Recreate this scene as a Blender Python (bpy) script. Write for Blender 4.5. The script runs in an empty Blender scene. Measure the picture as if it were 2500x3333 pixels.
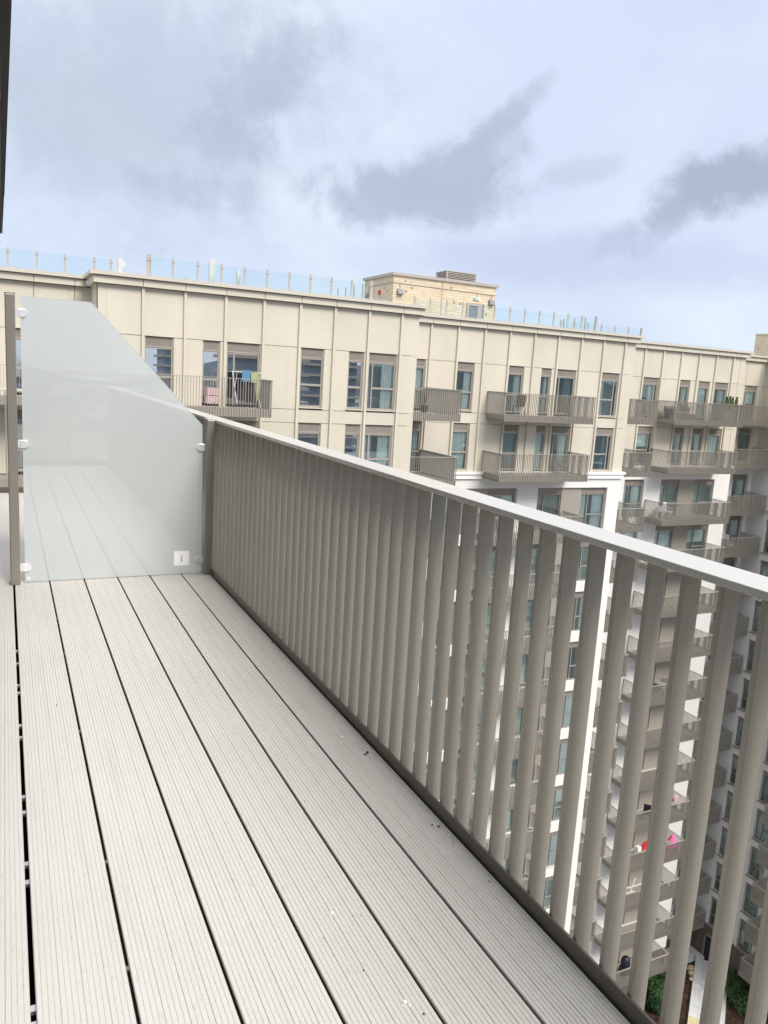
import bpy, bmesh, math, random
from mathutils import Vector, Matrix
random.seed(7)
S = bpy.context.scene
col = S.collection
R = math.radians

# ------------------------------------------------------------------ camera
cam = bpy.data.objects.new('camera', bpy.data.cameras.new('camera'))
col.objects.link(cam); S.camera = cam
yaw, pitch, roll = 0.4585403701, -0.1711895336, 0.0611077586
cy, sy, cp, sp, cr, sr = math.cos(yaw), math.sin(yaw), math.cos(pitch), math.sin(pitch), math.cos(roll), math.sin(roll)
F_ = Vector((sy*cp, cy*cp, sp)); rt = Vector((cy, -sy, 0)); up = rt.cross(F_)
RR = rt*cr + up*sr; UU = up*cr - rt*sr
m = Matrix(((RR.x, UU.x, -F_.x, 0), (RR.y, UU.y, -F_.y, 0), (RR.z, UU.z, -F_.z, 1.45), (0, 0, 0, 1)))
cam.matrix_world = m
cam.data.sensor_fit = 'VERTICAL'; cam.data.sensor_height = 36; cam.data.sensor_width = 27
cam.data.lens = 2529.79/3333*36
cam.data.clip_start = .02; cam.data.clip_end = 6000

# ------------------------------------------------------------------ view / exposure
S.view_settings.view_transform = 'Standard'; S.view_settings.look = 'None'
S.view_settings.gamma = 1; S.view_settings.exposure = 1.15
try: S.view_settings.use_curve_mapping = False
except Exception: pass
S.cycles.max_bounces = 8; S.cycles.transparent_max_bounces = 24; S.cycles.diffuse_bounces = 4
S.cycles.glossy_bounces = 4; S.cycles.transmission_bounces = 6

# ------------------------------------------------------------------ sun
sun = bpy.data.objects.new('sun', bpy.data.lights.new('sun', 'SUN')); col.objects.link(sun)
SUNDIR = Vector((.17, -.74, .72)).normalized()
sun.rotation_euler = SUNDIR.to_track_quat('Z', 'Y').to_euler()
sun.data.energy = 1.5; sun.data.angle = R(24); sun.data.color = (1, .94, .86)

# ------------------------------------------------------------------ world: overcast sky with grey cloud banks
W = bpy.data.worlds.new('World'); S.world = W; W.use_nodes = True
nt = W.node_tree; N = nt.nodes; LK = nt.links
for n in list(N): N.remove(n)
def nd(t, **k):
    n = N.new(t)
    for a, b in k.items(): setattr(n, a, b)
    return n
def setin(n, i, v):
    if v is None: return
    if hasattr(v, 'outputs'): v = v.outputs[0]
    if hasattr(v, 'is_output'): LK.new(v, n.inputs[i])
    else: n.inputs[i].default_value = v
def mth(op, a, b=None, c=None, clamp=False):
    n = nd('ShaderNodeMath', operation=op); n.use_clamp = clamp
    setin(n, 0, a); setin(n, 1, b); setin(n, 2, c); return n.outputs[0]
def sstep(v, a, b, lo=0., hi=1.):
    n = nd('ShaderNodeMapRange', interpolation_type='SMOOTHSTEP')
    setin(n, 0, v); n.inputs[1].default_value = a; n.inputs[2].default_value = b; n.inputs[3].default_value = lo; n.inputs[4].default_value = hi
    return n.outputs[0]
def mixc(f, a, b):
    n = nd('ShaderNodeMix', data_type='RGBA'); setin(n, 0, f); setin(n, 6, a); setin(n, 7, b); return n.outputs[2]
def dotv(vec, d):
    n = nd('ShaderNodeVectorMath', operation='DOT_PRODUCT'); LK.new(vec, n.inputs[0]); n.inputs[1].default_value = d; return n.outputs['Value']
tc = nd('ShaderNodeTexCoord'); D = tc.outputs['Generated']
def noise(scale, det=6, rough=.55, vec=None, dist=0.):
    n = nd('ShaderNodeTexNoise'); LK.new(vec if vec else D, n.inputs['Vector']); n.inputs['Scale'].default_value = scale
    n.inputs['Detail'].default_value = det; n.inputs['Roughness'].default_value = rough; n.inputs['Distortion'].default_value = dist; return n.outputs[0]
# clouds are flatter than they are wide: stretch the lookup vertically
mp = nd('ShaderNodeMapping'); LK.new(D, mp.inputs[0]); mp.inputs['Scale'].default_value = (1, 1, 1.7)
n1 = noise(2.3, 7, .55, mp.outputs[0], .3); n2 = noise(7, 12, .62, D, .25); n4 = noise(16, 10, .7, D, .6); n5 = noise(34, 6, .6, D, .1); n2 = mth('ADD', mth('ADD', mth('MULTIPLY', n2, .62), mth('MULTIPLY', n4, .42)), mth('MULTIPLY', n5, .22)); n2 = mth('SUBTRACT', n2, .13); n3 = noise(4.2, 6, .5, mp.outputs[0])
sky = nd('ShaderNodeTexSky', sky_type='NISHITA'); sky.sun_disc = False
sky.sun_elevation = math.asin(SUNDIR.z); sky.sun_rotation = math.atan2(SUNDIR.x, SUNDIR.y)
sky.air_density = 1; sky.dust_density = 2.5
base = mixc(sstep(n1, .36, .66), (6.15, 6.95, 8.6, 1), (7.2, 8.25, 9.25, 1))
base = mixc(sstep(n3, .40, .70, 0, .55), base, (5.5, 6.15, 7.95, 1))
def cloud(center, slope, rx, ry, amp, dark, lo=.55, hi=1.2, nn=None):
    c = Vector(center).normalized(); h = Vector((c.y, -c.x, 0)).normalized(); v = h.cross(c)
    a = (h*math.cos(slope) + v*math.sin(slope)); b = (v*math.cos(slope) - h*math.sin(slope))
    x = mth('DIVIDE', dotv(D, a), rx); y = mth('DIVIDE', dotv(D, b), ry)
    # a, b are tangents at c, so their dot with c is 0
    r = mth('SQRT', mth('ADD', mth('MULTIPLY', x, x), mth('MULTIPLY', y, y)))
    r = mth('ADD', r, mth('MULTIPLY', mth('SUBTRACT', nn or n2, .5), amp))
    f = mth('SUBTRACT', 1.0, sstep(r, lo, hi))
    f = mth('MULTIPLY', f, sstep(dotv(D, c), .5, .7))
    return mth('MULTIPLY', f, dark)
G1 = (4.2, 4.8, 6.1, 1); G2 = (3.8, 4.4, 5.6, 1); G0 = (4.75, 5.35, 6.5, 1)
c = base
c = mixc(cloud((.160, .945, .285), .15, .23, .15, 2.6, .8, .1, 1.4), c, G0)
c = mixc(cloud((.130, .955, .240), -.1, .14, .06, 2.6, .5, .2, 1.4), c, (4.8, 5.6, 6.6, 1))
c = mixc(cloud((.262, .91, .305), .80, .095, .050, 2.8, .85, .35, 1.15), c, G1)
c = mixc(cloud((.235, .935, .262), .1, .08, .035, 2.8, .6, .3, 1.15), c, G1)
c = mixc(cloud((.200, .955, .200), -.1, .09, .025, 2.8, .5, .3, 1.15), c, G1)
c = mixc(cloud((.430, .875, .210), .05, .150, .045, 2.6, .95, .4, 1.1), c, G1)
c = mixc(cloud((.475, .845, .240), .45, .105, .048, 2.6, .9, .4, 1.1), c, G1)
c = mixc(cloud((.512, .808, .290), .70, .080, .019, 2.8, .75, .3, 1.1), c, G1)
c = mixc(cloud((.600, .765, .245), .25, .07, .018, 3.0, .4, .3, 1.15), c, G1)
c = mixc(cloud((.720, .653, .234), .15, .110, .042, 2.6, 1., .4, 1.05), c, G2)
c = mixc(cloud((.690, .695, .205), .75, .065, .028, 2.8, .85, .35, 1.1), c, G2)
c = mixc(cloud((.650, .735, .178), .6, .045, .018, 2.8, .6, .3, 1.1), c, G1)
c = mixc(cloud((.622, .765, .150), 0, .22, .035, 1.5, .55, .3, 1.5), c, (4.8, 5.3, 7.3, 1))
c = mixc(mth('MULTIPLY', sstep(n1, .5, .72), .3), c, (7.6, 8.4, 9.1, 1))
sep = nd('ShaderNodeSeparateXYZ'); LK.new(D, sep.inputs[0])
c = mixc(sstep(sep.outputs[2], .42, .8, 0, .85), c, (8.6, 8.35, 7.9, 1))
c = mixc(.94, sky.outputs[0], c)
zen = sstep(sep.outputs[2], .36, .95, 1.0, 2.6)     # an overcast sky brightens towards the zenith
mul = nd('ShaderNodeVectorMath', operation='SCALE'); LK.new(c, mul.inputs[0]); LK.new(zen, mul.inputs['Scale'])
bg = nd('ShaderNodeBackground'); LK.new(mul.outputs[0], bg.inputs[0]); bg.inputs[1].default_value = 0.0525
out = nd('ShaderNodeOutputWorld'); LK.new(bg.outputs[0], out.inputs[0])

# ------------------------------------------------------------------ materials
M = {}
def mat(name, rgb, rough=.5, metal=0., spec=.5, bump=0., bscale=30., var=0., vscale=1.5, objvar=0., coat=0.):
    m = bpy.data.materials.new(name); m.use_nodes = True; t = m.node_tree; b = t.nodes['Principled BSDF']
    b.inputs['Roughness'].default_value = rough; b.inputs['Metallic'].default_value = metal
    b.inputs['Specular IOR Level'].default_value = spec; b.inputs['Coat Weight'].default_value = coat; b.inputs['Coat Roughness'].default_value = .12
    g = t.nodes.new('ShaderNodeNewGeometry')
    nz = t.nodes.new('ShaderNodeTexNoise'); t.links.new(g.outputs['Position'], nz.inputs['Vector']); nz.inputs['Scale'].default_value = vscale; nz.inputs['Detail'].default_value = 5
    mr = t.nodes.new('ShaderNodeMapRange'); t.links.new(nz.outputs[0], mr.inputs[0]); mr.inputs[1].default_value = .3; mr.inputs[2].default_value = .7
    mr.inputs[3].default_value = 1-var; mr.inputs[4].default_value = 1+var
    s = mr.outputs[0]
    if objvar:
        oi = t.nodes.new('ShaderNodeObjectInfo'); m2 = t.nodes.new('ShaderNodeMapRange'); t.links.new(oi.outputs['Random'], m2.inputs[0])
        m2.inputs[3].default_value = 1-objvar; m2.inputs[4].default_value = 1+objvar
        mm = t.nodes.new('ShaderNodeMath'); mm.operation = 'MULTIPLY'; t.links.new(s, mm.inputs[0]); t.links.new(m2.outputs[0], mm.inputs[1]); s = mm.outputs[0]
    sc = t.nodes.new('ShaderNodeVectorMath'); sc.operation = 'SCALE'; sc.inputs[0].default_value = rgb; t.links.new(s, sc.inputs['Scale'])
    t.links.new(sc.outputs[0], b.inputs['Base Color'])
    if bump:
        nb = t.nodes.new('ShaderNodeTexNoise'); t.links.new(g.outputs['Position'], nb.inputs['Vector']); nb.inputs['Scale'].default_value = bscale; nb.inputs['Detail'].default_value = 4
        bp = t.nodes.new('ShaderNodeBump'); bp.inputs['Strength'].default_value = bump; bp.inputs['Distance'].default_value = .02
        t.links.new(nb.outputs[0], bp.inputs['Height']); t.links.new(bp.outputs[0], b.inputs['Normal'])
    M[name] = m; return m
mat('cladding', (.585, .54, .45), .42, .0, .5, .12, .9, .035, .5, .025)
mat('cladding_back', (.22, .19, .145), .7)
mat('cladding_trim', (.56, .52, .44), .4, .1, .5, 0, 1, .03, .6)
mat('taupe', (.375, .35, .31), .38, .25, .5, .05, 3, .03, 2.)
mat('taupe_panel', (.345, .315, .275), .5, .1, .5, 0, 1, .03, .6)
mat('louvre', (.42, .375, .33), .45, .2, .5, 0, 1, .03, 2)
mat('lintel', (.25, .22, .195), .5, .1, .5, 0, 1, .03, 2)
mat('win_frame', (.40, .36, .315), .4, .2, .5)
mat('win_frame_dark', (.33, .30, .27), .4, .2, .5)
mat('pale_metal', (.58, .57, .53), .5)
mat('stone', (.86, .85, .82), .6, 0, .4, .1, 12, .03, 1.)
mat('rail_metal', (.60, .575, .53), .45, .15, .5, .06, 60, .03, 3., 0, .5)
mat('post_metal', (.25, .232, .20), .36, .3, .5, .06, 60, .04, 3., 0, .2)
mat('bar_metal', (.385, .355, .305), .40, .3, .5, .06, 60, .035, 2.5, .02, .1)
mat('kick_metal', (.14, .125, .105), .42, .2, .5, .06, 60, .05, 4.)
mat('deck', (.55, .532, .503), .42, 0, .5, .10, 90, .04, 1.1, .02)
mat('gap_black', (.004, .004, .004), .9, 0, .1)
mat('alu', (.72, .73, .74), .3, .9)
mat('chrome', (.88, .88, .88), .22, .55, .5, 0, 1, 0, 1, 0, .3)
mat('sticker', (.95, .95, .95), .5)
mat('ink', (.16, .17, .18), .6)
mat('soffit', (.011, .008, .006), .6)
mat('soffit_line', (.30, .28, .25), .5)
mat('render_wall', (.08, .07, .062), .6, 0, .3, .1, 8, .04)  # kept dark so little light bounces onto the railing's inner faces
mat('roofing', (.30, .30, .30), .9, 0, .2, .2, 10, .1)
mat('ground', (.16, .155, .145), .9, 0, .2, .2, 1, .2, .1)
mat('city', (.30, .35, .40), .9, 0, .2, 0, 1, .4, .02)
mat('soil', (.050, .032, .022), 1, 0, .1, 1., 9, .6, 3)
mat('path', (.60, .61, .62), .8, 0, .3, .2, 20, .10, 2.5, .06)
mat('path_yellow', (.62, .55, .33), .8, 0, .3, .2, 20, .08, 3, .05)
mat('edging', (.02, .02, .02), .6)
mat('boulder', (.42, .33, .20), .9, 0, .2, .6, 6, .25, 3)
mat('leaf', (.055, .115, .035), .6, 0, .3, 0, 1, .55, 6.)
mat('leaf_dark', (.022, .055, .025), .6, 0, .3, 0, 1, .5, 6.)
mat('bark', (.08, .06, .045), .9)
mat('floodlight', (.20, .21, .23), .5, .2)
mat('red', (.55, .02, .03), .5); mat('pink', (.80, .14, .38), .7, 0, .3, .3, 30, .15, 12); mat('palepink', (.52, .36, .38), .7, 0, .3, 0, 1, .2, 14)
mat('white_plastic', (.78, .79, .78), .45); mat('blue_cloth', (.09, .22, .36), .8); mat('dark_cloth', (.02, .022, .03), .9)
mat('lime_cloth', (.36, .38, .22), .8); mat('wicker', (.17, .165, .165), .8, 0, .3, .6, 60, .2, 30); mat('navy', (.012, .014, .03), .55)
mat('green_sign', (.05, .42, .25), .5); mat('water', (.75, .78, .8), .05, 0, .8)
mat('dirt', (.09, .075, .06), .95, 0, .2, .5, 200, .4, 60); mat('dropping', (.80, .80, .77), .8)
mat('room', (.80, .84, .83), .9); mat('brown_brick', (.15, .125, .10), .9, 0, .2, .4, 10, .15, 3)

def overlay(name, scale, vec, lo, hi, rgb, amt, detail=6, tex='N'):
    m = M[name]; t = m.node_tree; b = t.nodes['Principled BSDF']; src = b.inputs['Base Color'].links[0].from_socket
    g = t.nodes.new('ShaderNodeNewGeometry'); mp_ = t.nodes.new('ShaderNodeMapping'); mp_.inputs['Scale'].default_value = vec; t.links.new(g.outputs['Position'], mp_.inputs[0])
    n = t.nodes.new('ShaderNodeTexNoise' if tex == 'N' else 'ShaderNodeTexVoronoi'); t.links.new(mp_.outputs[0], n.inputs['Vector']); n.inputs['Scale'].default_value = scale
    if tex == 'N': n.inputs['Detail'].default_value = detail
    r = t.nodes.new('ShaderNodeMapRange'); t.links.new(n.outputs[0], r.inputs[0]); r.inputs[1].default_value = lo; r.inputs[2].default_value = hi; r.inputs[3].default_value = 0; r.inputs[4].default_value = amt
    x = t.nodes.new('ShaderNodeMix'); x.data_type = 'RGBA'; t.links.new(r.outputs[0], x.inputs[0]); t.links.new(src, x.inputs[6]); x.inputs[7].default_value = (*rgb, 1)
    t.links.new(x.outputs[2], b.inputs['Base Color'])
overlay('cladding', 1, (3.5, 3.5, .35), .52, .75, (.42, .38, .31), .16)
overlay('cladding', 1, (.5, .5, .4), .5, .7, (.66, .62, .54), .35)
overlay('deck', 1, (26, 1.2, 1), .55, .8, (.40, .38, .34), .35)
overlay('deck', 2.2, (1, .6, 1), .52, .70, (.60, .57, .52), .25)
overlay('deck', 70, (1, .35, 1), .60, .75, (.30, .28, .25), .30)
overlay('bar_metal', 55, (1, 1, 1), .075, .05, (.62, .60, .55), .6, tex='V')
overlay('bar_metal', 1, (30, 30, 1.6), .55, .75, (.24, .22, .185), .35)
overlay('white_brick', 1, (1.2, 1.2, .25), .55, .75, (.62, .60, .56), .3) if 'white_brick' in M else None
def brick_mat(name, c1, c2, mortar, bumps=.5, speckle=0.):
    m = bpy.data.materials.new(name); m.use_nodes = True; t = m.node_tree; b = t.nodes['Principled BSDF']; b.inputs['Roughness'].default_value = .85
    g = t.nodes.new('ShaderNodeNewGeometry'); s = t.nodes.new('ShaderNodeSeparateXYZ'); t.links.new(g.outputs['Position'], s.inputs[0])
    a = t.nodes.new('ShaderNodeMath'); a.operation = 'ADD'; t.links.new(s.outputs[0], a.inputs[0]); t.links.new(s.outputs[1], a.inputs[1])
    cb = t.nodes.new('ShaderNodeCombineXYZ'); t.links.new(a.outputs[0], cb.inputs[0]); t.links.new(s.outputs[2], cb.inputs[1])
    br = t.nodes.new('ShaderNodeTexBrick'); t.links.new(cb.outputs[0], br.inputs['Vector']); br.inputs['Scale'].default_value = 1
    br.inputs['Brick Width'].default_value = .44 if speckle else .225; br.inputs['Row Height'].default_value = .15 if speckle else .075; br.inputs['Mortar Size'].default_value = .016 if speckle else .008; br.inputs['Mortar Smooth'].default_value = .2
    br.inputs['Color1'].default_value = (*c1, 1); br.inputs['Color2'].default_value = (*c2, 1); br.inputs['Mortar'].default_value = (*mortar, 1)
    colr = br.outputs[0]
    if speckle:
        nz = t.nodes.new('ShaderNodeTexVoronoi'); t.links.new(cb.outputs[0], nz.inputs['Vector']); nz.inputs['Scale'].default_value = 1.9
        mr = t.nodes.new('ShaderNodeMapRange'); t.links.new(nz.outputs['Distance'], mr.inputs[0]); mr.inputs[1].default_value = .12; mr.inputs[2].default_value = .2; mr.inputs[3].default_value = speckle; mr.inputs[4].default_value = 0
        mx = t.nodes.new('ShaderNodeMix'); mx.data_type = 'RGBA'; t.links.new(mr.outputs[0], mx.inputs[0]); t.links.new(colr, mx.inputs[6]); mx.inputs[7].default_value = (.30, .24, .17, 1); colr = mx.outputs[2]
    t.links.new(colr, b.inputs['Base Color'])
    bp = t.nodes.new('ShaderNodeBump'); bp.inputs['Strength'].default_value = bumps; bp.inputs['Distance'].default_value = .01; bp.invert = True
    t.links.new(br.outputs['Fac'], bp.inputs['Height']); t.links.new(bp.outputs[0], b.inputs['Normal'])
    M[name] = m
brick_mat('white_brick', (.86, .845, .82), (.81, .80, .77), (.52, .50, .47))
brick_mat('yellow_brick', (.58, .46, .31), (.67, .56, .40), (.48, .43, .35), .5, .9)

def glassy(name, tint, refl_ior=1.5, rough=0., extra=0., gc=(.95, .97, 1)):
    m = bpy.data.materials.new(name); m.use_nodes = True; t = m.node_tree
    for n in list(t.nodes): t.nodes.remove(n)
    tr = t.nodes.new('ShaderNodeBsdfTransparent'); tr.inputs[0].default_value = (*tint, 1)
    gl = t.nodes.new('ShaderNodeBsdfGlossy'); gl.inputs['Roughness'].default_value = rough; gl.inputs[0].default_value = (*gc, 1)
    fr = t.nodes.new('ShaderNodeFresnel'); fr.inputs[0].default_value = refl_ior
    ad = t.nodes.new('ShaderNodeMath'); ad.operation = 'ADD'; ad.use_clamp = True; t.links.new(fr.outputs[0], ad.inputs[0]); ad.inputs[1].default_value = extra
    mx = t.nodes.new('ShaderNodeMixShader'); t.links.new(ad.outputs[0], mx.inputs[0]); t.links.new(tr.outputs[0], mx.inputs[1]); t.links.new(gl.outputs[0], mx.inputs[2])
    o = t.nodes.new('ShaderNodeOutputMaterial'); t.links.new(mx.outputs[0], o.inputs[0]); M[name] = m
glassy('window_glass', (.94, 1., .985), 1.5, .0, .16, (.86, .97, .965))
glassy('mirror_glass', (.70, .82, .86), 1.55, .0, .62)
glassy('plain_glass', (.98, 1, .995), 1.01)
glassy('balustrade_glass', (.93, .98, .985), 1.3)
glassy('clear_back', (.97, .99, .985), 1.3)
def frosted():
    m = bpy.data.materials.new('frosted'); m.use_nodes = True; t = m.node_tree
    for n in list(t.nodes): t.nodes.remove(n)
    a = t.nodes.new('ShaderNodeBsdfTranslucent'); a.inputs[0].default_value = (.96, 1, .995, 1)
    d = t.nodes.new('ShaderNodeBsdfDiffuse'); d.inputs[0].default_value = (.92, .955, .95, 1)
    rf = t.nodes.new('ShaderNodeBsdfRefraction'); rf.inputs['Roughness'].default_value = .62; rf.inputs['IOR'].default_value = 1.15; rf.inputs[0].default_value = (.88, .95, .93, 1)
    m1 = t.nodes.new('ShaderNodeMixShader'); m1.inputs[0].default_value = .45; t.links.new(a.outputs[0], m1.inputs[1]); t.links.new(d.outputs[0], m1.inputs[2])
    m2 = t.nodes.new('ShaderNodeMixShader'); m2.inputs[0].default_value = .12; t.links.new(m1.outputs[0], m2.inputs[1]); t.links.new(rf.outputs[0], m2.inputs[2])
    g = t.nodes.new('ShaderNodeBsdfGlossy'); g.inputs['Roughness'].default_value = .0
    fr = t.nodes.new('ShaderNodeFresnel'); fr.inputs[0].default_value = 1.62
    m3 = t.nodes.new('ShaderNodeMixShader'); ad = t.nodes.new('ShaderNodeMath'); ad.operation = 'ADD'; ad.inputs[1].default_value = .075; t.links.new(fr.outputs[0], ad.inputs[0]); t.links.new(ad.outputs[0], m3.inputs[0]); t.links.new(m2.outputs[0], m3.inputs[1]); t.links.new(g.outputs[0], m3.inputs[2])
    o = t.nodes.new('ShaderNodeOutputMaterial'); t.links.new(m3.outputs[0], o.inputs[0]); M['frosted'] = m
frosted()
def cloth(name, c, tl=.5):
    m = bpy.data.materials.new(name); m.use_nodes = True; t = m.node_tree
    for n in list(t.nodes): t.nodes.remove(n)
    a = t.nodes.new('ShaderNodeBsdfTranslucent'); a.inputs[0].default_value = (*c, 1)
    d = t.nodes.new('ShaderNodeBsdfDiffuse'); d.inputs[0].default_value = (*c, 1)
    x = t.nodes.new('ShaderNodeMixShader'); x.inputs[0].default_value = tl; t.links.new(d.outputs[0], x.inputs[1]); t.links.new(a.outputs[0], x.inputs[2])
    o = t.nodes.new('ShaderNodeOutputMaterial'); t.links.new(x.outputs[0], o.inputs[0]); M[name] = m
cloth('curtain', (.95, .97, .96), .15); cloth('curtain_grey', (.42, .47, .48), .3)

# ------------------------------------------------------------------ helpers
class MB:
    def __init__(s): s.v = []; s.f = []; s.mi = []
    def box(s, x0, x1, y0, y1, z0, z1, mi=0):
        if x1 < x0: x0, x1 = x1, x0
        if y1 < y0: y0, y1 = y1, y0
        if z1 < z0: z0, z1 = z1, z0
        n = len(s.v); s.v += [(x0,y0,z0),(x1,y0,z0),(x1,y1,z0),(x0,y1,z0),(x0,y0,z1),(x1,y0,z1),(x1,y1,z1),(x0,y1,z1)]
        s.f += [(n,n+3,n+2,n+1),(n+4,n+5,n+6,n+7),(n,n+1,n+5,n+4),(n+1,n+2,n+6,n+5),(n+2,n+3,n+7,n+6),(n+3,n,n+4,n+7)]; s.mi += [mi]*6; return s
    def quad(s, a, b, c, d, mi=0):
        n = len(s.v); s.v += [a, b, c, d]; s.f.append((n, n+1, n+2, n+3)); s.mi.append(mi); return s
    def prism(s, pts, axis, a, b):   # polygon extruded along an axis
        n = len(s.v); k = len(pts)
        def put(p, t): return {'x': (t, p[0], p[1]), 'y': (p[0], t, p[1]), 'z': (p[0], p[1], t)}[axis]
        s.v += [put(p, a) for p in pts] + [put(p, b) for p in pts]
        s.f.append(tuple(range(n, n+k))[::-1]); s.f.append(tuple(range(n+k, n+2*k))); s.mi += [0, 0]
        for i in range(k): j = (i+1) % k; s.f.append((n+i, n+j, n+k+j, n+k+i)); s.mi.append(0)
        return s
    def tube(s, p, q, r, r2=None, seg=8):
        p = Vector(p); q = Vector(q); d = (q-p).normalized(); a = d.orthogonal().normalized(); b = d.cross(a); r2 = r if r2 is None else r2
        n = len(s.v)
        for c_, rr in ((p, r), (q, r2)):
            for i in range(seg):
                t = 2*math.pi*i/seg; s.v.append(tuple(c_+a*math.cos(t)*rr+b*math.sin(t)*rr))
        for i in range(seg): j = (i+1) % seg; s.f.append((n+i, n+j, n+seg+j, n+seg+i)); s.mi.append(0)
        s.f.append(tuple(range(n, n+seg))[::-1]); s.f.append(tuple(range(n+seg, n+2*seg))); s.mi += [0, 0]; return s
    def blob(s, c, r, sx=1, sy=1, sz=1, sub=2, jit=.15, seed=0):
        rnd = random.Random(seed); bm = bmesh.new(); bmesh.ops.create_icosphere(bm, subdivisions=sub, radius=r)
        n = len(s.v)
        for v in bm.verts:
            k = 1+rnd.uniform(-jit, jit); s.v.append((c[0]+v.co.x*sx*k, c[1]+v.co.y*sy*k, c[2]+v.co.z*sz*k))
        for f in bm.faces: s.f.append(tuple(n+v.index for v in f.verts)); s.mi.append(0)
        bm.free(); return s
    def mesh(s, name, *mats):
        me = bpy.data.meshes.new(name); me.from_pydata(s.v, [], s.f)
        for m_ in mats: me.materials.append(M[m_] if isinstance(m_, str) else m_)
        for p, i in zip(me.polygons, s.mi): p.material_index = i
        bm = bmesh.new(); bm.from_mesh(me); bmesh.ops.recalc_face_normals(bm, faces=bm.faces); bm.to_mesh(me); bm.free()
        return me
WL = {}
def root(name, loc, label=None, cat=None, group=None, kind=None):
    o = bpy.data.objects.new(name, None); col.objects.link(o); o.location = loc; o.empty_display_size = .2; WL[o] = (Vector(loc), 0.)
    if label: o['label'] = label
    if cat: o['category'] = cat
    if group: o['group'] = group
    if kind: o['kind'] = kind
    return o
def put(name, me, parent=None, loc=(0, 0, 0), rot=0., label=None, cat=None, group=None, kind=None, bevel=0, smooth=False):
    """link a mesh at a WORLD position; parents have either no rotation or the rotation of their parts"""
    o = bpy.data.objects.new(name, me); col.objects.link(o); loc = Vector(loc); WL[o] = (loc, rot)
    if parent:
        pl, pr = WL[parent]; o.parent = parent
        d = loc-pl; c_, s_ = math.cos(-pr), math.sin(-pr)
        o.location = (d.x*c_-d.y*s_, d.x*s_+d.y*c_, d.z); o.rotation_euler = (0, 0, rot-pr)
    else: o.location = loc; o.rotation_euler = (0, 0, rot)
    if label: o['label'] = label
    if cat: o['category'] = cat
    if group: o['group'] = group
    if kind: o['kind'] = kind
    if bevel:
        b = o.modifiers.new('bevel', 'BEVEL'); b.width = bevel; b.segments = 2; b.limit_method = 'ANGLE'
    if smooth: me.polygons.foreach_set('use_smooth', [True]*len(me.polygons))
    return o
class Frame:      # facade frame: u along the wall, v into the building, z up
    def __init__(s, ox, oy, rot=0.): s.o = (ox, oy); s.r = rot
    def w(s, u, v, z=0.):
        c_, s_ = math.cos(s.r), math.sin(s.r); return (s.o[0]+u*c_-v*s_, s.o[1]+u*s_+v*c_, z)
CACHE = {}
def cached(key, fn):
    if key not in CACHE: CACHE[key] = fn()
    return CACHE[key]
def boxmesh(name, w, d, h, m_):   # box from origin
    w, d, h = round(w, 3), round(d, 3), round(h, 3)
    return cached(('box', name, w, d, h, m_), lambda: MB().box(0, w, 0, d, 0, h).mesh(name, m_))

# ================================================================== THE DECK WE STAND ON
GAPS = [-.185, .030, .2415, .4545, .6675, .8805, 1.095, 1.287]
deck = root('balcony_floor', (.5, 4, 0), kind='structure')
def plank(w):
    b = MB(); n = 16; p = w/n; g = .0011; pts = []
    x = 0; pts.append((0, -.003)); pts.append((.002, 0))
    for i in range(1, n):
        gx = i*p; dd = .0030 if i % 4 == 0 else .0018; gg = g*(1.3 if i % 4 == 0 else .9)
        pts += [(gx-gg, 0), (gx-gg*.6, -dd), (gx+gg*.6, -dd), (gx+gg, 0)]
    pts += [(w-.002, 0), (w, -.003)]
    ys = [-.65, 9.08]
    for a, c_ in zip(pts[:-1], pts[1:]): b.quad((a[0], ys[0], a[1]), (c_[0], ys[0], c_[1]), (c_[0], ys[1], c_[1]), (a[0], ys[1], a[1]))
    b.quad((0, ys[0], -.003), (0, ys[1], -.003), (0, ys[1], -.024), (0, ys[0], -.024)); b.quad((w, ys[1], -.003), (w, ys[0], -.003), (w, ys[0], -.024), (w, ys[1], -.024))
    b.quad((0, ys[0], -.024), (0, ys[1], -.024), (w, ys[1], -.024), (w, ys[0], -.024))
    b.quad((0, ys[0], -.0045), (w, ys[0], -.0045), (w, ys[0], -.024), (0, ys[0], -.024)); b.quad((0, ys[1], -.0045), (w, ys[1], -.0045), (w, ys[1], -.024), (0, ys[1], -.024))
    me = b.mesh('plank', 'deck'); return me
for i, (a, b_) in enumerate(zip(GAPS[:-1], GAPS[1:])):
    ga = .0060 if i == 1 else .0042; gb = .0060 if i == 0 else (.0 if i == 6 else .0042)
    o = put('plank', plank(b_-a-ga-gb), deck, (a+ga, 0, 0))
put('subframe', MB().box(-.19, 1.28, -.64, 9.07, -.16, -.11).mesh('subframe', 'gap_black'), deck)
for x in GAPS[2:-1]: put('gap_shade_strip', MB().box(x-.006, x+.006, -.64, 9.07, -.030, -.010).mesh('gap_shade_strip', 'gap_black'), deck)  # black strips stand in for the shade inside the plank gaps
for y0, y1 in ((4.13, 3.95), (3.67, 3.58), (3.24, 3.13), (2.67, 2.57), (2.28, 2.19), (1.71, 1.66), (1.30, 1.24)):
    for ya in (y0, y1): put('deck_clip', boxmesh('deck_clip', .016, .020, .010, 'alu'), deck, (.022, ya-.01, -.024))
for y0 in (4.6, 4.0, 3.1, 2.2, 1.75): put('deck_clip', boxmesh('deck_clip', .014, .012, .006, 'kick_metal'), deck, (.2345, y0-.01, -.0098))

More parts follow.
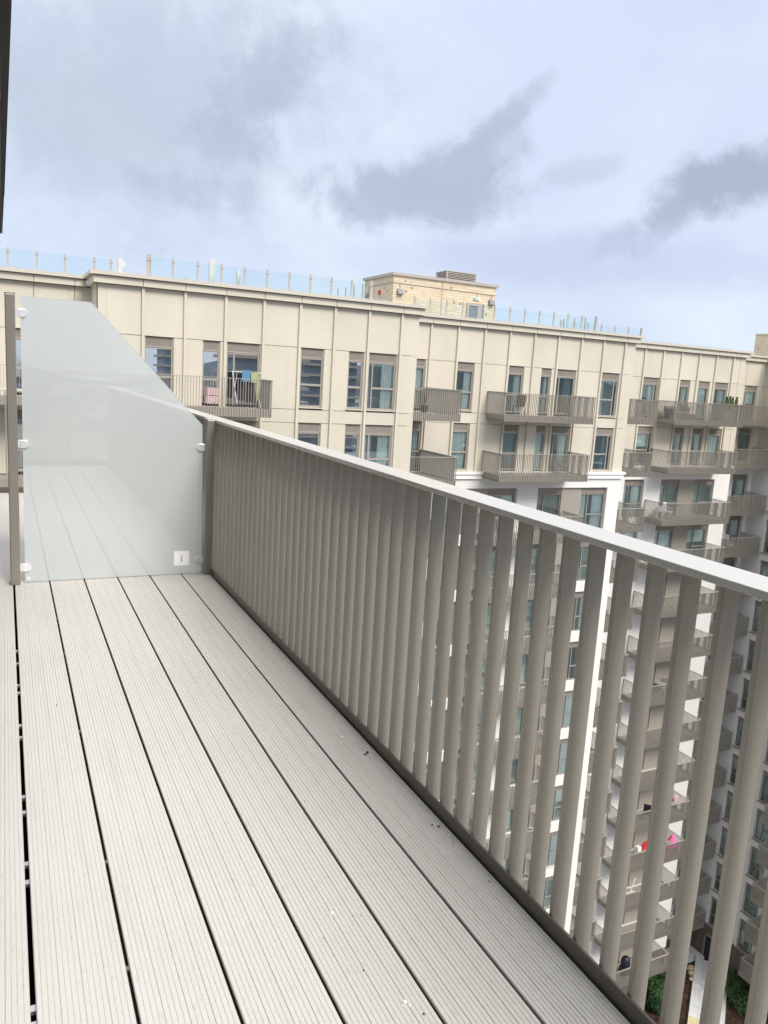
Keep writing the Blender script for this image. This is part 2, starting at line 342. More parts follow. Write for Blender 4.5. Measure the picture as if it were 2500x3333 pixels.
# ------------------------------------------------------------------ our railing
rail = root('balcony_railing', (1.33, 4, 0), 'taupe metal railing with deep upright fins along the right edge of the deck', 'railing')
def toprail(w, l): return MB().box(0, w, 0, l, 0, .018).mesh('top_rail', 'rail_metal')
o = put('top_rail', toprail(.113, 3.29), rail, (1.298, -.99, 1.0745), bevel=.0018)
o = put('top_rail', toprail(.113, 3.255), rail, (1.298, 2.303, 1.0745), bevel=.0018)
o = put('top_rail', toprail(.113, 3.64), rail, (1.298, 5.561, 1.0745), bevel=.0018)
bar = MB().box(0, .050, 0, .0135, 0, 1.42).mesh('baluster', 'bar_metal')
for i in range(-20, 82):
    y = 1.0645+.1*i
    if -.93 < y < 9.15: put('baluster', bar, rail, (1.303, y, -.345), bevel=.0022)
barx = MB().box(0, .0135, 0, .050, 0, 1.42).mesh('baluster', 'bar_metal')
for i in range(14):
    put('baluster', barx, rail, (-.10+.1*i, -1.04, -.345), bevel=.0022)
    put('baluster', barx, rail, (-.10+.1*i, 9.19, -.345), bevel=.0022)
put('end_rail', MB().box(-.19, 1.41, -1.085, -.992, 1.0745, 1.0925).mesh('end_rail', 'rail_metal'), rail, bevel=.0018)
put('end_rail', MB().box(-.19, 1.41, 9.203, 9.31, 1.0745, 1.0925).mesh('end_rail', 'rail_metal'), rail, bevel=.0018)
put('kick_plate', MB().box(1.2935, 1.3015, -.99, 9.19, -.345, .045).mesh('kick_plate', 'kick_metal'), rail, bevel=.0012)
put('kick_plate', MB().box(-.19, 1.292, 9.15, 9.185, -.345, .05).mesh('kick_plate', 'kick_metal'), rail)
put('kick_plate', MB().box(-.19, 1.292, -.985, -.95, -.345, .05).mesh('kick_plate', 'kick_metal'), rail)
b = MB()
for y, s in ((2.07, .004), (1.99, .006), (1.62, .007), (1.55, .004), (1.13, .005), (1.02, .006), (.98, .004), (2.6, .003), (2.42, .004), (1.86, .003)):
    b.blob((1.2995, y, 1.0745), s*.55, 1, 1.4, 1.0, 1, 0)
put('water_drops', b.mesh('water_drops', 'bar_metal'), rail, kind='stuff', smooth=True)

# ------------------------------------------------------------------ privacy screen
scr = root('privacy_screen', (.66, 5.38, 0), 'tall frosted glass privacy screen with sloping corner between two taupe posts across the deck', 'privacy screen')
g = MB(); P = [(.096, .006), (1.236, .006), (1.2225, 1.052), (.512, 1.800), (.497, 1.806), (.108, 1.806), (.0975, 1.797)]
y0, y1 = 5.3755, 5.3855; n = len(P)
g.v += [(x, y0, z_) for x, z_ in P] + [(x, y1, z_) for x, z_ in P]
g.f.append(tuple(range(n))); g.mi.append(0); g.f.append(tuple(range(n, 2*n))); g.mi.append(1)
for i in range(n): j = (i+1) % n; g.f.append((i, j, n+j, n+i)); g.mi.append(0)
put('glass_panel', g.mesh('glass_panel', 'frosted', 'clear_back'), scr)
def post(h): return MB().box(0, .057, 0, .102, 0, h).mesh('post', 'post_metal')
o = put('post', post(1.812), scr, (.0115, 5.327, 0), bevel=.006)
put('post_cap', MB().box(0, .0575, 0, .1025, 0, .003).mesh('post_cap', 'soffit'), o, (.01125, 5.3268, 1.8125))
o = put('post', post(1.094), scr, (1.243, 5.327, 0), bevel=.006, label='shorter post beside the railing')
put('post_cap', MB().box(0, .059, 0, .104, 0, .004).mesh('post_cap', 'rail_metal'), o, (1.242, 5.326, 1.0945))
def clamp(flip):
    b = MB(); pts = []; Lc, h = .046, .0245
    for i in range(13):
        t = -math.pi/2+math.pi*i/12; pts.append((Lc-.020+math.cos(t)*.0245, math.sin(t)*h))
    pts += [(0, h), (0, -h)]
    if flip: pts = [(-x, z_) for x, z_ in pts]
    b.prism(pts, 'y', -.012, .022); return b.mesh('clamp', 'chrome')
cL, cR = clamp(False), clamp(True)
def off(me): return me
for z_ in (1.705, .902, .103): put('clamp', cL, scr, (.0690+.014*(z_ < 3), 5.373, z_), bevel=.002); put('clamp_base', boxmesh('clamp_base', .014, .03, .046, 'chrome'), scr, (.069, 5.365, z_-.023))
for z_ in (.898, .104): put('clamp', cR, scr, (1.236, 5.373, z_), bevel=.002); put('clamp_base', boxmesh('clamp_base', .008, .03, .046, 'chrome'), scr, (1.235, 5.365, z_-.023))
st = put('sticker', MB().box(0, .105, 0, .0006, 0, .103).mesh('sticker', 'sticker'), scr, (1.041, 5.3745, .065))
for dz, hh in ((.066, .006), (.056, .005), (.043, .007), (.034, .005), (.026, .004)):
    put('sticker_mark', MB().box(0, .010, 0, .0004, 0, hh).mesh('sticker_mark', 'ink'), st, (1.089, 5.3739, .065+dz))
put('glass_stamp', MB().tube((0, 0, 0), (0, .0006, 0), .008, seg=14).mesh('glass_stamp', 'sticker'), scr, (.118, 5.3746, .030))

# ------------------------------------------------------------------ our own building: wall, dark soffit, unseen upper wall added to block light
own = root('near_building', (-.6, 4, 0), 'near apartment building, only its black overhang shows at the top left', 'building')
b = MB(); b.box(-.50, -.20, -6, .2, -42.5, 2.35); b.box(-.50, -.20, 2.6, 9.3, -42.5, 2.35); b.box(-.5, -.2, .2, 2.6, 2.12, 2.35); b.box(-.5, -.2, .2, 2.6, -42.5, .0)
put('wall', b.mesh('wall', 'render_wall'), own)
put('light_block_wall', MB().box(-10, -.20, -6, 9.3, 2.62, 13.5).mesh('light_block_wall', 'render_wall'), own)  # unseen, raised to block sky light and darken the railing's inner faces
fr_ = put('door', MB().box(-.33, -.27, .2, .27, 0, 2.12).box(-.33, -.27, 1.37, 1.43, 0, 2.12).box(-.33, -.27, 2.53, 2.6, 0, 2.12).box(-.33, -.27, .27, 2.53, 2.05, 2.12).box(-.33, -.27, .27, 2.53, 0, .06).mesh('door', 'win_frame'), own)
for a, b_ in ((.27, 1.37), (1.43, 2.53)): put('pane', MB().box(-.305, -.295, a, b_, .06, 2.05).mesh('pane', 'window_glass'), fr_)
put('room', MB().box(-4, -3.9, -1, 4, 0, 2.6).box(-4, -.5, -1, 4, -.1, 0).mesh('room', 'room'), own)
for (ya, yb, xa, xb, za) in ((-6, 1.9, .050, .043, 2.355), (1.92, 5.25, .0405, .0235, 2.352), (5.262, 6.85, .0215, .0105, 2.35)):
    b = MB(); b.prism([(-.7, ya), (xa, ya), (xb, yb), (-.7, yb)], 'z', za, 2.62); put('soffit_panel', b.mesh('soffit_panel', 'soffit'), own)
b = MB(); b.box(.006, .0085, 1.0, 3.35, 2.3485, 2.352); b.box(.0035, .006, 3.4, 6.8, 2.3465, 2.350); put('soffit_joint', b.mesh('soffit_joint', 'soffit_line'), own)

# ================================================================== APARTMENT BUILDING OPPOSITE
BL = root('apartment_building', (30, 34, -42.5), 'long stepped apartment building opposite, beige metal top floors over white brick', 'building')
def Fk(k): return (0, -3.025)[k] if k < 2 else -6.30-3.02*(k-2)
def part(name, me, fr, u, v, z_, **kw): return put(name, me, BL, fr.w(u, v, z_), fr.r, **kw)
def complement(a, b_, ops):
    xs = [(max(a, o[0]), min(b_, o[1])) for o in ops if o[1] > a and o[0] < b_]; xs.sort(); r = []; x = a
    for p, q in xs:
        if p-x > .03: r.append((x, p))
        x = max(x, q)
    if b_-x > .03: r.append((x, b_))
    return r
wcount = [0]
def pane_mesh(w, h, glass):
    b = MB().box(0, w, 0, .008, 0, h, 1); b.mi[2] = 0      # coated outer face, plain other faces
    return b.mesh('pane', glass, 'plain_glass')
def window(fr, u0, u1, z0, z1, depth, mull=None, tran=None, tside='all', curt=None, lh=.37, lstyle='slats', glass='window_glass', dark=False):
    """frame with panes, louvre above, curtain and room behind"""
    w = round(u1-u0, 3); h = round(z1-z0, 3); wcount[0] += 1; rnd = random.Random(wcount[0]*13+5)
    if curt is None: curt = rnd.choice(['right', 'full', 'both', 'full', 'blind', 'right', 'none', 'full', 'both'])
    t = .055
    cells = []; us = [0]+([mull] if mull else [])+[w]
    for i in range(len(us)-1):
        a = us[i]+(t if i == 0 else t*.5); b_ = us[i+1]-(t if i == len(us)-2 else t*.5)
        has = tran and (tside == 'all' or (tside == 'L' and i == 0) or (tside == 'R' and i == len(us)-2))
        if has: cells += [(a, b_, t, tran-t*.7), (a, b_, tran+t*.7, h-t)]
        else: cells.append((a, b_, t, h-t))
    def mk():
        b = MB(); d0, d1 = 0, .07
        b.box(0, t, d0, d1, 0, h); b.box(w-t, w, d0, d1, 0, h); b.box(t, w-t, d0, d1, 0, t); b.box(t, w-t, d0, d1, h-t, h)
        for m_ in us[1:-1]: b.box(m_-t*.5, m_+t*.5, d0-.004, d1, t, h-t)
        for (a, b2, c0, c1) in cells:
            if c0 > t+.01: b.box(a, b2, d0-.002, d1, c0-t*1.4, c0)
        return b.mesh('window', 'win_frame_dark' if dark else 'win_frame')
    o = part('window', cached(('win', w, h, mull, tran, tside, dark), mk), fr, u0, depth, z0)
    for (a, b2, c0, c1) in cells:
        put('pane', cached(('pane', round(b2-a, 3), round(c1-c0, 3), glass), lambda: pane_mesh(b2-a, c1-c0, glass)), o, fr.w(u0+a, depth+.03, z0+c0), fr.r)
    if lh:
        def mkl():
            b = MB()
            if lstyle == 'slats':
                b.box(0, w, .05, .07, 0, lh); b.box(0, .04, 0, .05, 0, lh); b.box(w-.04, w, 0, .05, 0, lh); b.box(.04, w-.04, 0, .05, 0, .04); n = 9; p = (lh-.06)/n
                for i in range(n): b.prism([(.05, .05+i*p), (.0, .035+i*p), (.0, .05+i*p), (.05, .05+i*p+.022)], 'x', .04, w-.04)
            else: b.box(0, w, 0, .05, 0, lh)
            return b.mesh('louvre', 'louvre' if lstyle == 'slats' else 'lintel')
        put('louvre' if lstyle == 'slats' else 'lintel_panel', cached(('louv', w, lh, lstyle), mkl), o, fr.w(u0, depth-.02, z1+.002), fr.r)
    def mkc(kind, m_):
        b = MB()
        def sheet(a, c_, zb, zt, amp, per):
            n = max(4, int((c_-a)/.035)); pv = None
            for i in range(n+1):
                x = a+(c_-a)*i/n; yy = amp*math.sin(x/per*6.283)+amp*.4*math.sin(x/per*11+1)
                if pv: b.quad((pv[0], pv[1], zb), (x, yy, zb), (x, yy, zt), (pv[0], pv[1], zt))
                pv = (x, yy)
        if kind == 'full': sheet(0, w, .02, h, .03, .13)
        if kind in ('right', 'both'): sheet(w*.56, w, .02, h, .035, .10)
        if kind in ('left', 'both'): sheet(0, w*.3, .02, h, .035, .10)
        if kind == 'blind': b.box(.03, w-.03, 0, .006, h*.55, h)
        if kind == 'fullblind': b.box(.03, w-.03, 0, .006, h*.05, h)
        return b.mesh('curtain', m_)
    if curt != 'none':
        cm = 'curtain' if rnd.random() < .88 else 'curtain_grey'
        put('curtain', cached(('curt', w, h, curt, cm), lambda: mkc(curt, cm)), o, fr.w(u0, depth+.16, z0), fr.r)
    def mkr():
        b = MB(); a, c_, d0, d1, e0, e1 = -.08, w+.08, .072, 1.05, -.06, h+.06
        b.quad((a, d1, e0), (c_, d1, e0), (c_, d1, e1), (a, d1, e1)); b.quad((a, d0, e0), (a, d1, e0), (a, d1, e1), (a, d0, e1)); b.quad((c_, d0, e0), (c_, d1, e0), (c_, d1, e1), (c_, d0, e1))
        b.quad((a, d0, e0), (c_, d0, e0), (c_, d1, e0), (a, d1, e0)); b.quad((a, d0, e1), (c_, d0, e1), (c_, d1, e1), (a, d1, e1))
        return b.mesh('room', 'room')
    put('room', cached(('room', w, h), mkr), o, fr.w(u0, depth, z0), fr.r)
    return o
def balcony(fr, u0, u1, vf, vw, fz, rl, rr):
    """vf front line, vw wall line (frame coords), floor level fz"""
    w = round(u1-u0, 3); d = round(vw-vf, 3); key = (w, d, rl, rr)
    def slab(): return MB().box(.02, w-.02, .08, d, -.26, -.03).mesh('balcony', 'taupe')
    o = part('balcony', cached(('bs',)+key, slab), fr, u0, vf, fz)
    def skirt():
        b = MB(); b.box(0, w, .052, .070, -.32, .0)
        if rl: b.box(.052, .07, .07, d, -.32, .0)
        if rr: b.box(w-.07, w-.052, .07, d, -.32, .0)
        return b.mesh('skirt_panel', 'taupe_panel')
    put('skirt_panel', cached(('sk',)+key, skirt), o, fr.w(u0, vf, fz), fr.r)
    def tr():
        b = MB(); b.box(-.03, w+.03, -.02, .08, 1.075, 1.095)
        if rl: b.box(-.03, .07, .08, d, 1.075, 1.095)
        if rr: b.box(w-.07, w+.03, .08, d, 1.075, 1.095)
        return b.mesh('top_rail', 'taupe_light')
    put('top_rail', cached(('tr',)+key, tr), o, fr.w(u0, vf, fz), fr.r)
    def bars():
        b = MB(); n = max(1, int(w/.1)); p = w/n
        for i in range(n+1): x = min(i*p, w-.014); b.box(x, x+.014, 0, .05, -.33, 1.075)
        n = int(d/.1)
        for i in range(1, n+1):
            y = .05+i*(d-.06)/n-.02
            if rl: b.box(0, .05, y, y+.014, -.33, 1.075)
            if rr: b.box(w-.05, w, y, y+.014, -.33, 1.075)
        return b.mesh('balusters', 'taupe')
    put('balusters', cached(('bb',)+key, bars), o, fr.w(u0, vf, fz), fr.r, kind='stuff')
    return o
mat('taupe_light', (.43, .40, .36), .35, .3, .5)

def metal_zone(fr, x0, x1, ribs, joints, ops, ops2=None, mirror=()):
    """two clad top storeys. ops: (u0,u1,mull,tside,curtain,sill)"""
    ops2 = ops2 or ops
    edges = sorted([x0]+list(ribs)+list(joints)+[x1])
    rows = [(2.44, 4.14, []), (-.035, 2.42, ops), (-.575, -.055, []), (-3.02, -.595, ops2)]
    gj = .011
    for a, b_ in zip(edges[:-1], edges[1:]):
        for z0, z1, op in rows:
            for p, q in complement(a, b_, op):
                pa = p+(gj if abs(p-a) < .05 and a != x0 else 0); qa = q-(gj if abs(q-b_) < .05 and b_ != x1 else 0)
                part('cladding_panel', boxmesh('cladding_panel', qa-pa, .04, z1-z0, 'cladding'), fr, pa, 0, z0)
    b = MB()
    for p, q in complement(x0, x1, ops): b.box(p, q, .05, .35, -.05, 4.14)
    for o in ops: b.box(o[0], o[1], .05, .35, 2.421, 4.14)
    for p, q in complement(x0, x1, ops2): b.box(p, q, .05, .35, -3.03, -.051)
    for o in ops2: b.box(o[0], o[1], .05, .35, -.594, -.036)
    put('backing_wall', b.mesh('backing_wall', 'cladding_back'), BL, fr.w(0, 0, 0), fr.r)
    for r_ in ribs: part('cladding_rib', boxmesh('cladding_rib', .10, .14, 7.20, 'cladding'), fr, r_-.05+.02, -.095, -3.04)
    for zz, op in ((0, ops), (1, ops2)):
        f = Fk(zz)
        for j, o in enumerate(op):
            u0, u1, mu, ts, cu, sill, gl = o
            window(fr, u0+.02, u1-.02, f+.07, f+2.045, .10, mu, .90, ts, cu if zz == 0 else None, .37, 'slats', 'mirror_glass' if gl else 'window_glass')
            for uu in (u0, u1-.02): part('window_reveal', boxmesh('window_reveal', .02, .12, 2.43, 'cladding_trim'), fr, uu, .041, f+.0)
            if sill: part('window_sill', boxmesh('window_sill', u1-u0+.06, .16, .05, 'cladding_trim'), fr, u0-.03, -.05, f+.01)
def crown(fr, x0, x1, ribs, el=.15, er=.15, dl=0., dr=0.):
    """fascia and coping. el/er overhang at the ends, dl/dr length of the returns"""
    edges = [x0-el]+list(ribs)+[x1+er]
    for a, b_ in zip(edges[:-1], edges[1:]):
        part('fascia_panel', boxmesh('fascia_panel', b_-a-.022, .19, .245, 'cladding'), fr, a+.011, -.2, 4.155)
    b = MB(); b.box(x0-el+.02, x1+er-.02, -.16, .3, 4.15, 4.42); put('fascia_back', b.mesh('fascia_back', 'cladding_back'), BL, fr.w(0, 0, 0), fr.r)
    b = MB(); b.box(x0-el-(.12 if el else 0), x1+er+(.12 if er else 0), -.32, .45, 4.425, 4.553)
    if dl: b.box(x0-el-.12, x0+.3, .45, dl, 4.425, 4.553)
    if dr: b.box(x1-.3, x1+er+.12, .45, dr, 4.425, 4.553)
    put('coping', b.mesh('coping', 'cladding_trim'), BL, fr.w(0, 0, 0), fr.r)
    if dl: put('fascia_panel', MB().box(x0-el, x0, -.01, dl-.2, 4.155, 4.40).mesh('fascia_panel', 'cladding'), BL, fr.w(0, 0, 0), fr.r)
    if dr: put('fascia_panel', MB().box(x1, x1+er, -.01, dr-.2, 4.155, 4.40).mesh('fascia_panel', 'cladding'), BL, fr.w(0, 0, 0), fr.r)
    # conductor tape on little feet along the coping
    b = MB(); b.box(x0, x1-1.6, -.20, -.17, 4.60, 4.612); x = x0+.4
    while x < x1-1.6: b.box(x, x+.05, -.21, -.16, 4.553, 4.60); x += .9
    put('roof_cable', b.mesh('roof_cable', 'alu'), BL, fr.w(0, 0, 0), fr.r)
def brick_zone(fr, x0, x1, ops, kmax=14, base=True, band=True, mat_='white_brick'):
    """ops: (u0,u1,kind,mull,tside)  kind 'win' or 'panel'"""
    b = MB(); op = [(o[0], o[1]) for o in ops]
    zt = -3.41 if band else -3.03
    for k in range(2, kmax):
        f = Fk(k); top = zt if k == 2 else Fk(k-1)-.08
        b.box(x0, x1, 0, .3, f+2.37, top)
        for p, q in complement(x0, x1, op): b.box(p, q, 0, .3, f-.08, f+2.37)
    put('brick_wall', b.mesh('brick_wall', mat_), BL, fr.w(0, 0, 0), fr.r)
    if base: put('base_wall', MB().box(x0, x1, 0, .3, -42.5, Fk(13)-.08).mesh('base_wall', 'brown_brick'), BL, fr.w(0, 0, 0), fr.r)
    for k in range(2, kmax):
        f = Fk(k)
        for u0, u1, kind, mu, ts in ops:
            if kind == 'panel': part('wall_panel', boxmesh('wall_panel', u1-u0, .06, 2.45, 'taupe_panel'), fr, u0, .14, f-.08)
            else: window(fr, u0, u1, f-.06, f+2.0, .20, mu, .86, ts, random.choice(['full', 'both', 'full', 'right', 'full', 'none', 'both', 'blind']), .37, 'panel', dark=True)
def band(fr, x0, x1, el=0., er=0.):
    part('coping_stone', boxmesh('coping_stone', x1-x0+el+er, .50, .135, 'stone'), fr, x0-el, -.20, -3.17)
    part('stone_band', boxmesh('stone_band', x1-x0+(el+er)*.6, .40, .235, 'stone'), fr, x0-el*.6, -.12, -3.408)
def sidewall(x, y0, y1, t, face):     # return wall between two steps, t thickness towards the building
    b = MB(); b.box(min(x, x+t), max(x, x+t), y0, y1, -3.03, 4.3); put('side_wall', b.mesh('side_wall', 'cladding'), BL)
    b = MB(); b.box(min(x, x+t), max(x, x+t), y0, y1, -42.5, -3.031); put('side_wall', b.mesh('side_wall', 'white_brick'), BL)

Y0, Y1, Y2, Y3, Y4 = 32.65, 30.25, 33.75, 36.80, 39.20
f0, f1, f2, f3, f4 = [Frame(0, y) for y in (Y0, Y1, Y2, Y3, Y4)]
# window openings of the clad floors: (u0, u1, mullion, transom side, curtain, sill, mirror)
o0 = [(-3.4, -2.2, None, 'all', None, 0, 1), (.22, 1.55, None, 'all', 'right', 0, 1)]
o1 = [(4.68, 5.75, None, 'all', 'none', 0, 1), (6.82, 7.51, None, 'all', 'none', 0, 1), (7.75, 9.10, .30, 'none', 'none', 0, 1),
      (10.77, 11.79, None, 'all', 'none', 1, 1), (12.87, 13.58, None, 'all', 'left', 1, 1), (13.79, 15.12, .22, 'R', 'right', 1, 0)]
o2 = [(17.35, 18.45, None, 'all', 'full', 0, 0), (20.22, 21.23, None, 'all', 'right', 1, 0), (23.29, 24.26, None, 'all', 'right', 0, 0),
      (25.36, 26.01, None, 'all', 'right', 0, 0), (26.34, 27.65, .26, 'none', 'both', 0, 0), (29.41, 30.68, .98, 'L', 'left', 1, 0)]
o3 = [(33.2, 34.3, None, 'all', None, 0, 0), (35.35, 36.68, 1.02, 'L', 'right', 0, 0), (38.38, 39.35, None, 'all', 'right', 0, 0), (40.08, 41.08, None, 'all', 'full', 0, 0), (41.46, 42.75, .2, 'none', 'right', 0, 0)]
o4 = [(47.25, 48.55, .25, 'none', 'blind', 0, 0)]
r1 = [4.60, 6.12, 7.65, 9.16, 10.66, 12.15, 13.68, 15.20]
r2 = [18.58, 20.11, 21.66, 23.17, 24.71, 26.24, 27.77, 29.29, 30.82]
r3 = [35.23, 36.75, 38.29, 39.82, 41.35, 42.9]
metal_zone(f0, -8, 3.06, [-6.6, -5.1, -3.6], [-.35, 1.054, 2.474], o0)
metal_zone(f1, 3.06, 16.063, r1, [3.35], o1)
metal_zone(f2, 16.06, 31.60, r2, [], o2)
metal_zone(f3, 31.60, 44.10, [33.7]+r3, [43.6], o3)
metal_zone(f4, 44.10, 49.30, [], [45.6, 47.2, 48.7], o4)
crown(f0, -8, 3.06, [-5.1, -3.6, -2.0, -.45, 1.054, 2.474], 0, -.17)
crown(f1, 3.06, 16.063, r1, .17, .15, 2.3, 3.4)
crown(f2, 16.40, 31.60, r2, 0, .15, 0, 3.0)
crown(f3, 31.95, 44.10, [33.7]+r3+[43.4], 0, .15, 0, 2.3)
crown(f4, 44.40, 49.30, [46.0, 47.6], 0, 0)
sidewall(3.06, Y1+.01, Y0+.3, .3, -1); sidewall(16.063, Y1+.01, Y2+.3, -.3, 1); sidewall(31.60, Y2+.01, Y3+.3, -.3, 1); sidewall(44.10, Y3+.01, Y4+.3, -.3, 1)
band(f1, 3.06, 16.063, .1, .12); band(f2, 16.2, 31.60, 0, .14); band(f3, 31.75, 44.10, 0, .14); band(f4, 44.25, 49.25)
brick_zone(f0, -8, 3.06, [(.2, 1.9, 'win', .5, 'R')])
brick_zone(f1, 3.06, 16.06, [(4.4, 6.1, 'win', .5, 'R'), (6.12, 7.5, 'panel', 0, 0), (7.52, 9.2, 'win', .5, 'R'), (11, 12.7, 'win', .5, 'R'), (12.72, 14, 'panel', 0, 0), (14.02, 15.7, 'win', .5, 'R')])
brick_zone(f2, 16.06, 31.60, [(16.85, 18.45, 'win', .5, 'R'), (19.6, 21.28, 'win', .5, 'R'), (21.3, 22.73, 'panel', 0, 0), (22.75, 24.50, 'win', .53, 'R'),
    (25.86, 27.57, 'win', .55, 'R'), (27.58, 28.96, 'panel', 0, 0), (28.97, 30.69, 'win', .53, 'R')])
brick_zone(f3, 31.60, 44.10, [(34.80, 36.46, 'win', .55, 'R'), (37.88, 39.61, 'win', .55, 'R'), (39.62, 40.96, 'panel', 0, 0), (40.97, 42.68, 'win', .60, 'R')])
brick_zone(f4, 44.10, 49.30, [(47.27, 48.90, 'win', .55, 'R')])
# wing that comes forward on the right
fw = Frame(49.30, 39.20, -math.pi/2)
ow = [(1.6, 2.6, None, 'all', None, 0, 0), (4.35, 5.7, None, 'all', None, 0, 0), (7.0, 8.6, .5, 'none', None, 0, 0)]
metal_zone(fw, 0, 16, [3.2, 6.2, 9.2, 12.2], [], ow)
crown(fw, 0, 16, [3.2, 6.2, 9.2, 12.2], 0, .15)
band(fw, .25, 16)
brick_zone(fw, 0, 16, [(1.62, 2.62, 'win', None, 'all'), (4.35, 5.70, 'win', .5, 'R'), (7.0, 8.6, 'win', .55, 'R'), (8.61, 9.6, 'panel', 0, 0)])
for k in range(2, 14): # wing window sills
    for a, b_ in ((1.62, 2.62), (4.35, 5.70)): part('window_sill', boxmesh('window_sill', b_-a+.1, .22, .06, 'win_frame_dark'), fw, a-.05, -.07, Fk(k)-.13)
# body behind the facades: floors and roof
b = MB()
for x0, x1, y in ((-8, 3.3, Y0), (3.3, 16.0, Y1), (15.9, 31.5, Y2), (31.4, 44.0, Y3), (43.9, 60, Y4)):
    b.box(x0, x1, y+2.4, y+16, -42.5, 4.2)
b.box(51.7, 62, 23.2, 41.5, -42.5, 4.2)
put('core', b.mesh('core', 'roofing'), BL)
b = MB()
for x0, x1, y in ((-8, 3.3, Y0), (3.1, 16.0, Y1), (16.07, 31.5, Y2), (31.61, 44.0, Y3), (44.11, 60, Y4)): b.box(x0, x1, y+.36, y+16, 4.21, 4.30)
b.box(49.7, 62, 23.2, 39.5, 4.21, 4.30)
put('roof', b.mesh('roof', 'roofing'), BL)
# balconies
for k in range(14):
    f = Fk(k)
    balcony(Frame(0, 28.55), 3.6, 9.09, 0, 1.70, f, True, True)
    balcony(Frame(0, 30.27), 16.10, 18.50, 0, 3.46, f, False, True)
    balcony(Frame(0, 32.05), 22.12, 27.70, 0, 1.69, f, True, True)
    balcony(Frame(0, 33.82), 31.62, 33.87, 0, 2.97, f, False, True)
    balcony(Frame(0, 35.10), 36.66, 42.52, 0, 1.69, f, True, True)
    balcony(Frame(0, 37.50), 44.13, 48.93, 0, 1.69, f, False, True)
    balcony(Frame(0, 30.95), -6.0, 2.2, 0, 1.69, f, True, True)
    if k > 1: balcony(Frame(47.25, 32.85, -math.pi/2), 0, 4.4, 0, 2.03, f, True, True)

# ------------------------------------------------------------------ rooftop
def balustrade(name, label, y, xs, ends=(), zt=5.345, cat='glass balustrade', back=None):
    r = root(name, (xs[0], y, 4.55), label, cat, 'glass balustrades along the roof edge')
    po = MB().box(-.035, .035, -.012, .03, 0, zt-4.56).mesh('post', 'louvre'); cl = MB().box(-.085, .085, -.03, -.01, -.02, .02).mesh('clamp', 'louvre')
    bigp = MB().box(-.07, .07, -.012, .05, 0, zt-4.52).mesh('post', 'louvre')
    for i, x in enumerate(xs):
        o = put('post', bigp if i in ends else po, r, (x, y, 4.56))
        put('clamp', cl, o, (x, y, 4.56+.62))
    for a, b_ in zip(xs[:-1], xs[1:]):
        put('glass_panel', boxmesh('glass_panel', b_-a-.09, .012, .68, 'balustrade_glass'), r, (a+.045, y-.02, 4.60))
    if back:
        xb, n = back; poy = MB().box(-.012, .03, -.035, .035, 0, zt-4.56).mesh('post', 'louvre')
        for i in range(1, n+1):
            put('post', poy, r, (xb, y+.93*i, 4.56))

balustrade('glass_balustrade', 'rooftop glass balustrade on the recessed far left of the parapet', 33.0, [-1.0, .21, 1.19, 2.17, 3.22, 3.83], (), 5.33)
balustrade('glass_balustrade', 'long rooftop glass balustrade between the left parapet corner and the brick roof box', 30.62, [4.87, 5.745, 6.665, 7.57, 8.48, 9.39, 10.30, 11.19, 12.10, 13.0, 13.88], (0, 10), 5.34, back=(13.9, 5))
balustrade('glass_balustrade', 'rooftop glass balustrade in front of and right of the brick roof box', 34.12, [17.8, 18.66, 19.58, 20.50, 21.43, 22.39, 23.33, 24.25, 25.18, 26.11, 27.04, 27.97, 28.95], (12,), 5.36, back=(28.97, 3))
balustrade('glass_balustrade', 'short faint rooftop glass balustrade at the right end of the second parapet step', 37.2, [29.0, 30.0, 31.0, 32.03, 33.07, 34.11, 35.16], (6,), 5.34)
PR = root('rooftop_plant_room', (22.8, 43, 4.3), 'yellow brick roof box with grey door, wall lights and louvred vent on top', 'roof room')
b = MB(); b.box(19.47, 26.22, 40, 43.9, 4.3, 7.04); put('brick_wall', b.mesh('brick_wall', 'yellow_brick'), PR)
put('coping', MB().box(19.37, 26.32, 39.9, 44.0, 7.04, 7.19).mesh('coping', 'louvre'), PR)
dr = put('door', MB().box(24.27, 24.42, 39.93, 40.05, 4.35, 6.02).box(25.10, 25.30, 39.93, 40.05, 4.35, 6.02).box(24.42, 25.10, 39.93, 40.05, 5.86, 6.02).box(24.42, 25.1, 39.93, 40.05, 4.35, 4.9).mesh('door', 'louvre'), PR)
put('door_pane', MB().box(24.42, 25.10, 39.97, 39.985, 4.9, 5.86).mesh('door_pane', 'floodlight'), dr)
put('door_jamb', MB().box(25.30, 25.47, 39.97, 40.02, 4.35, 6.0).mesh('door_jamb', 'floodlight'), dr)
def flood(x, z_, y=39.99, side=False):
    b = MB()
    if not side: b.prism([(0, .12), (-.13, .10), (-.20, -.16), (-.02, -.20), (0, -.1)], 'x', -.17, .17)
    else: b.prism([(0, .12), (-.13, .10), (-.20, -.16), (-.02, -.20), (0, -.1)], 'y', -.17, .17)
    put('floodlight', b.mesh('floodlight', 'floodlight'), PR, (x, y, z_))
flood(19.88, 6.22); flood(25.92, 6.20); flood(19.46, 6.18, 43.2, True)
b = MB(); b.tube((19.44, 39.97, 6.66), (26.2, 39.97, 6.60), .018); b.tube((19.88, 39.97, 6.65), (19.88, 39.97, 6.33), .015); b.tube((24.90, 39.97, 6.61), (24.90, 39.97, 6.36), .015); b.tube((25.92, 39.97, 6.6), (25.92, 39.97, 6.3), .015); b.tube((22.58, 39.97, 7.0), (22.58, 39.97, 4.6), .012)
b.tube((19.44, 39.97, 6.66), (19.44, 43.2, 6.66), .018); b.tube((19.44, 43.2, 6.66), (19.44, 43.2, 6.3), .015); b.tube((19.45, 41.7, 6.1), (19.45, 41.7, 5.0), .012)
put('conduit', b.mesh('conduit', 'louvre'), PR)
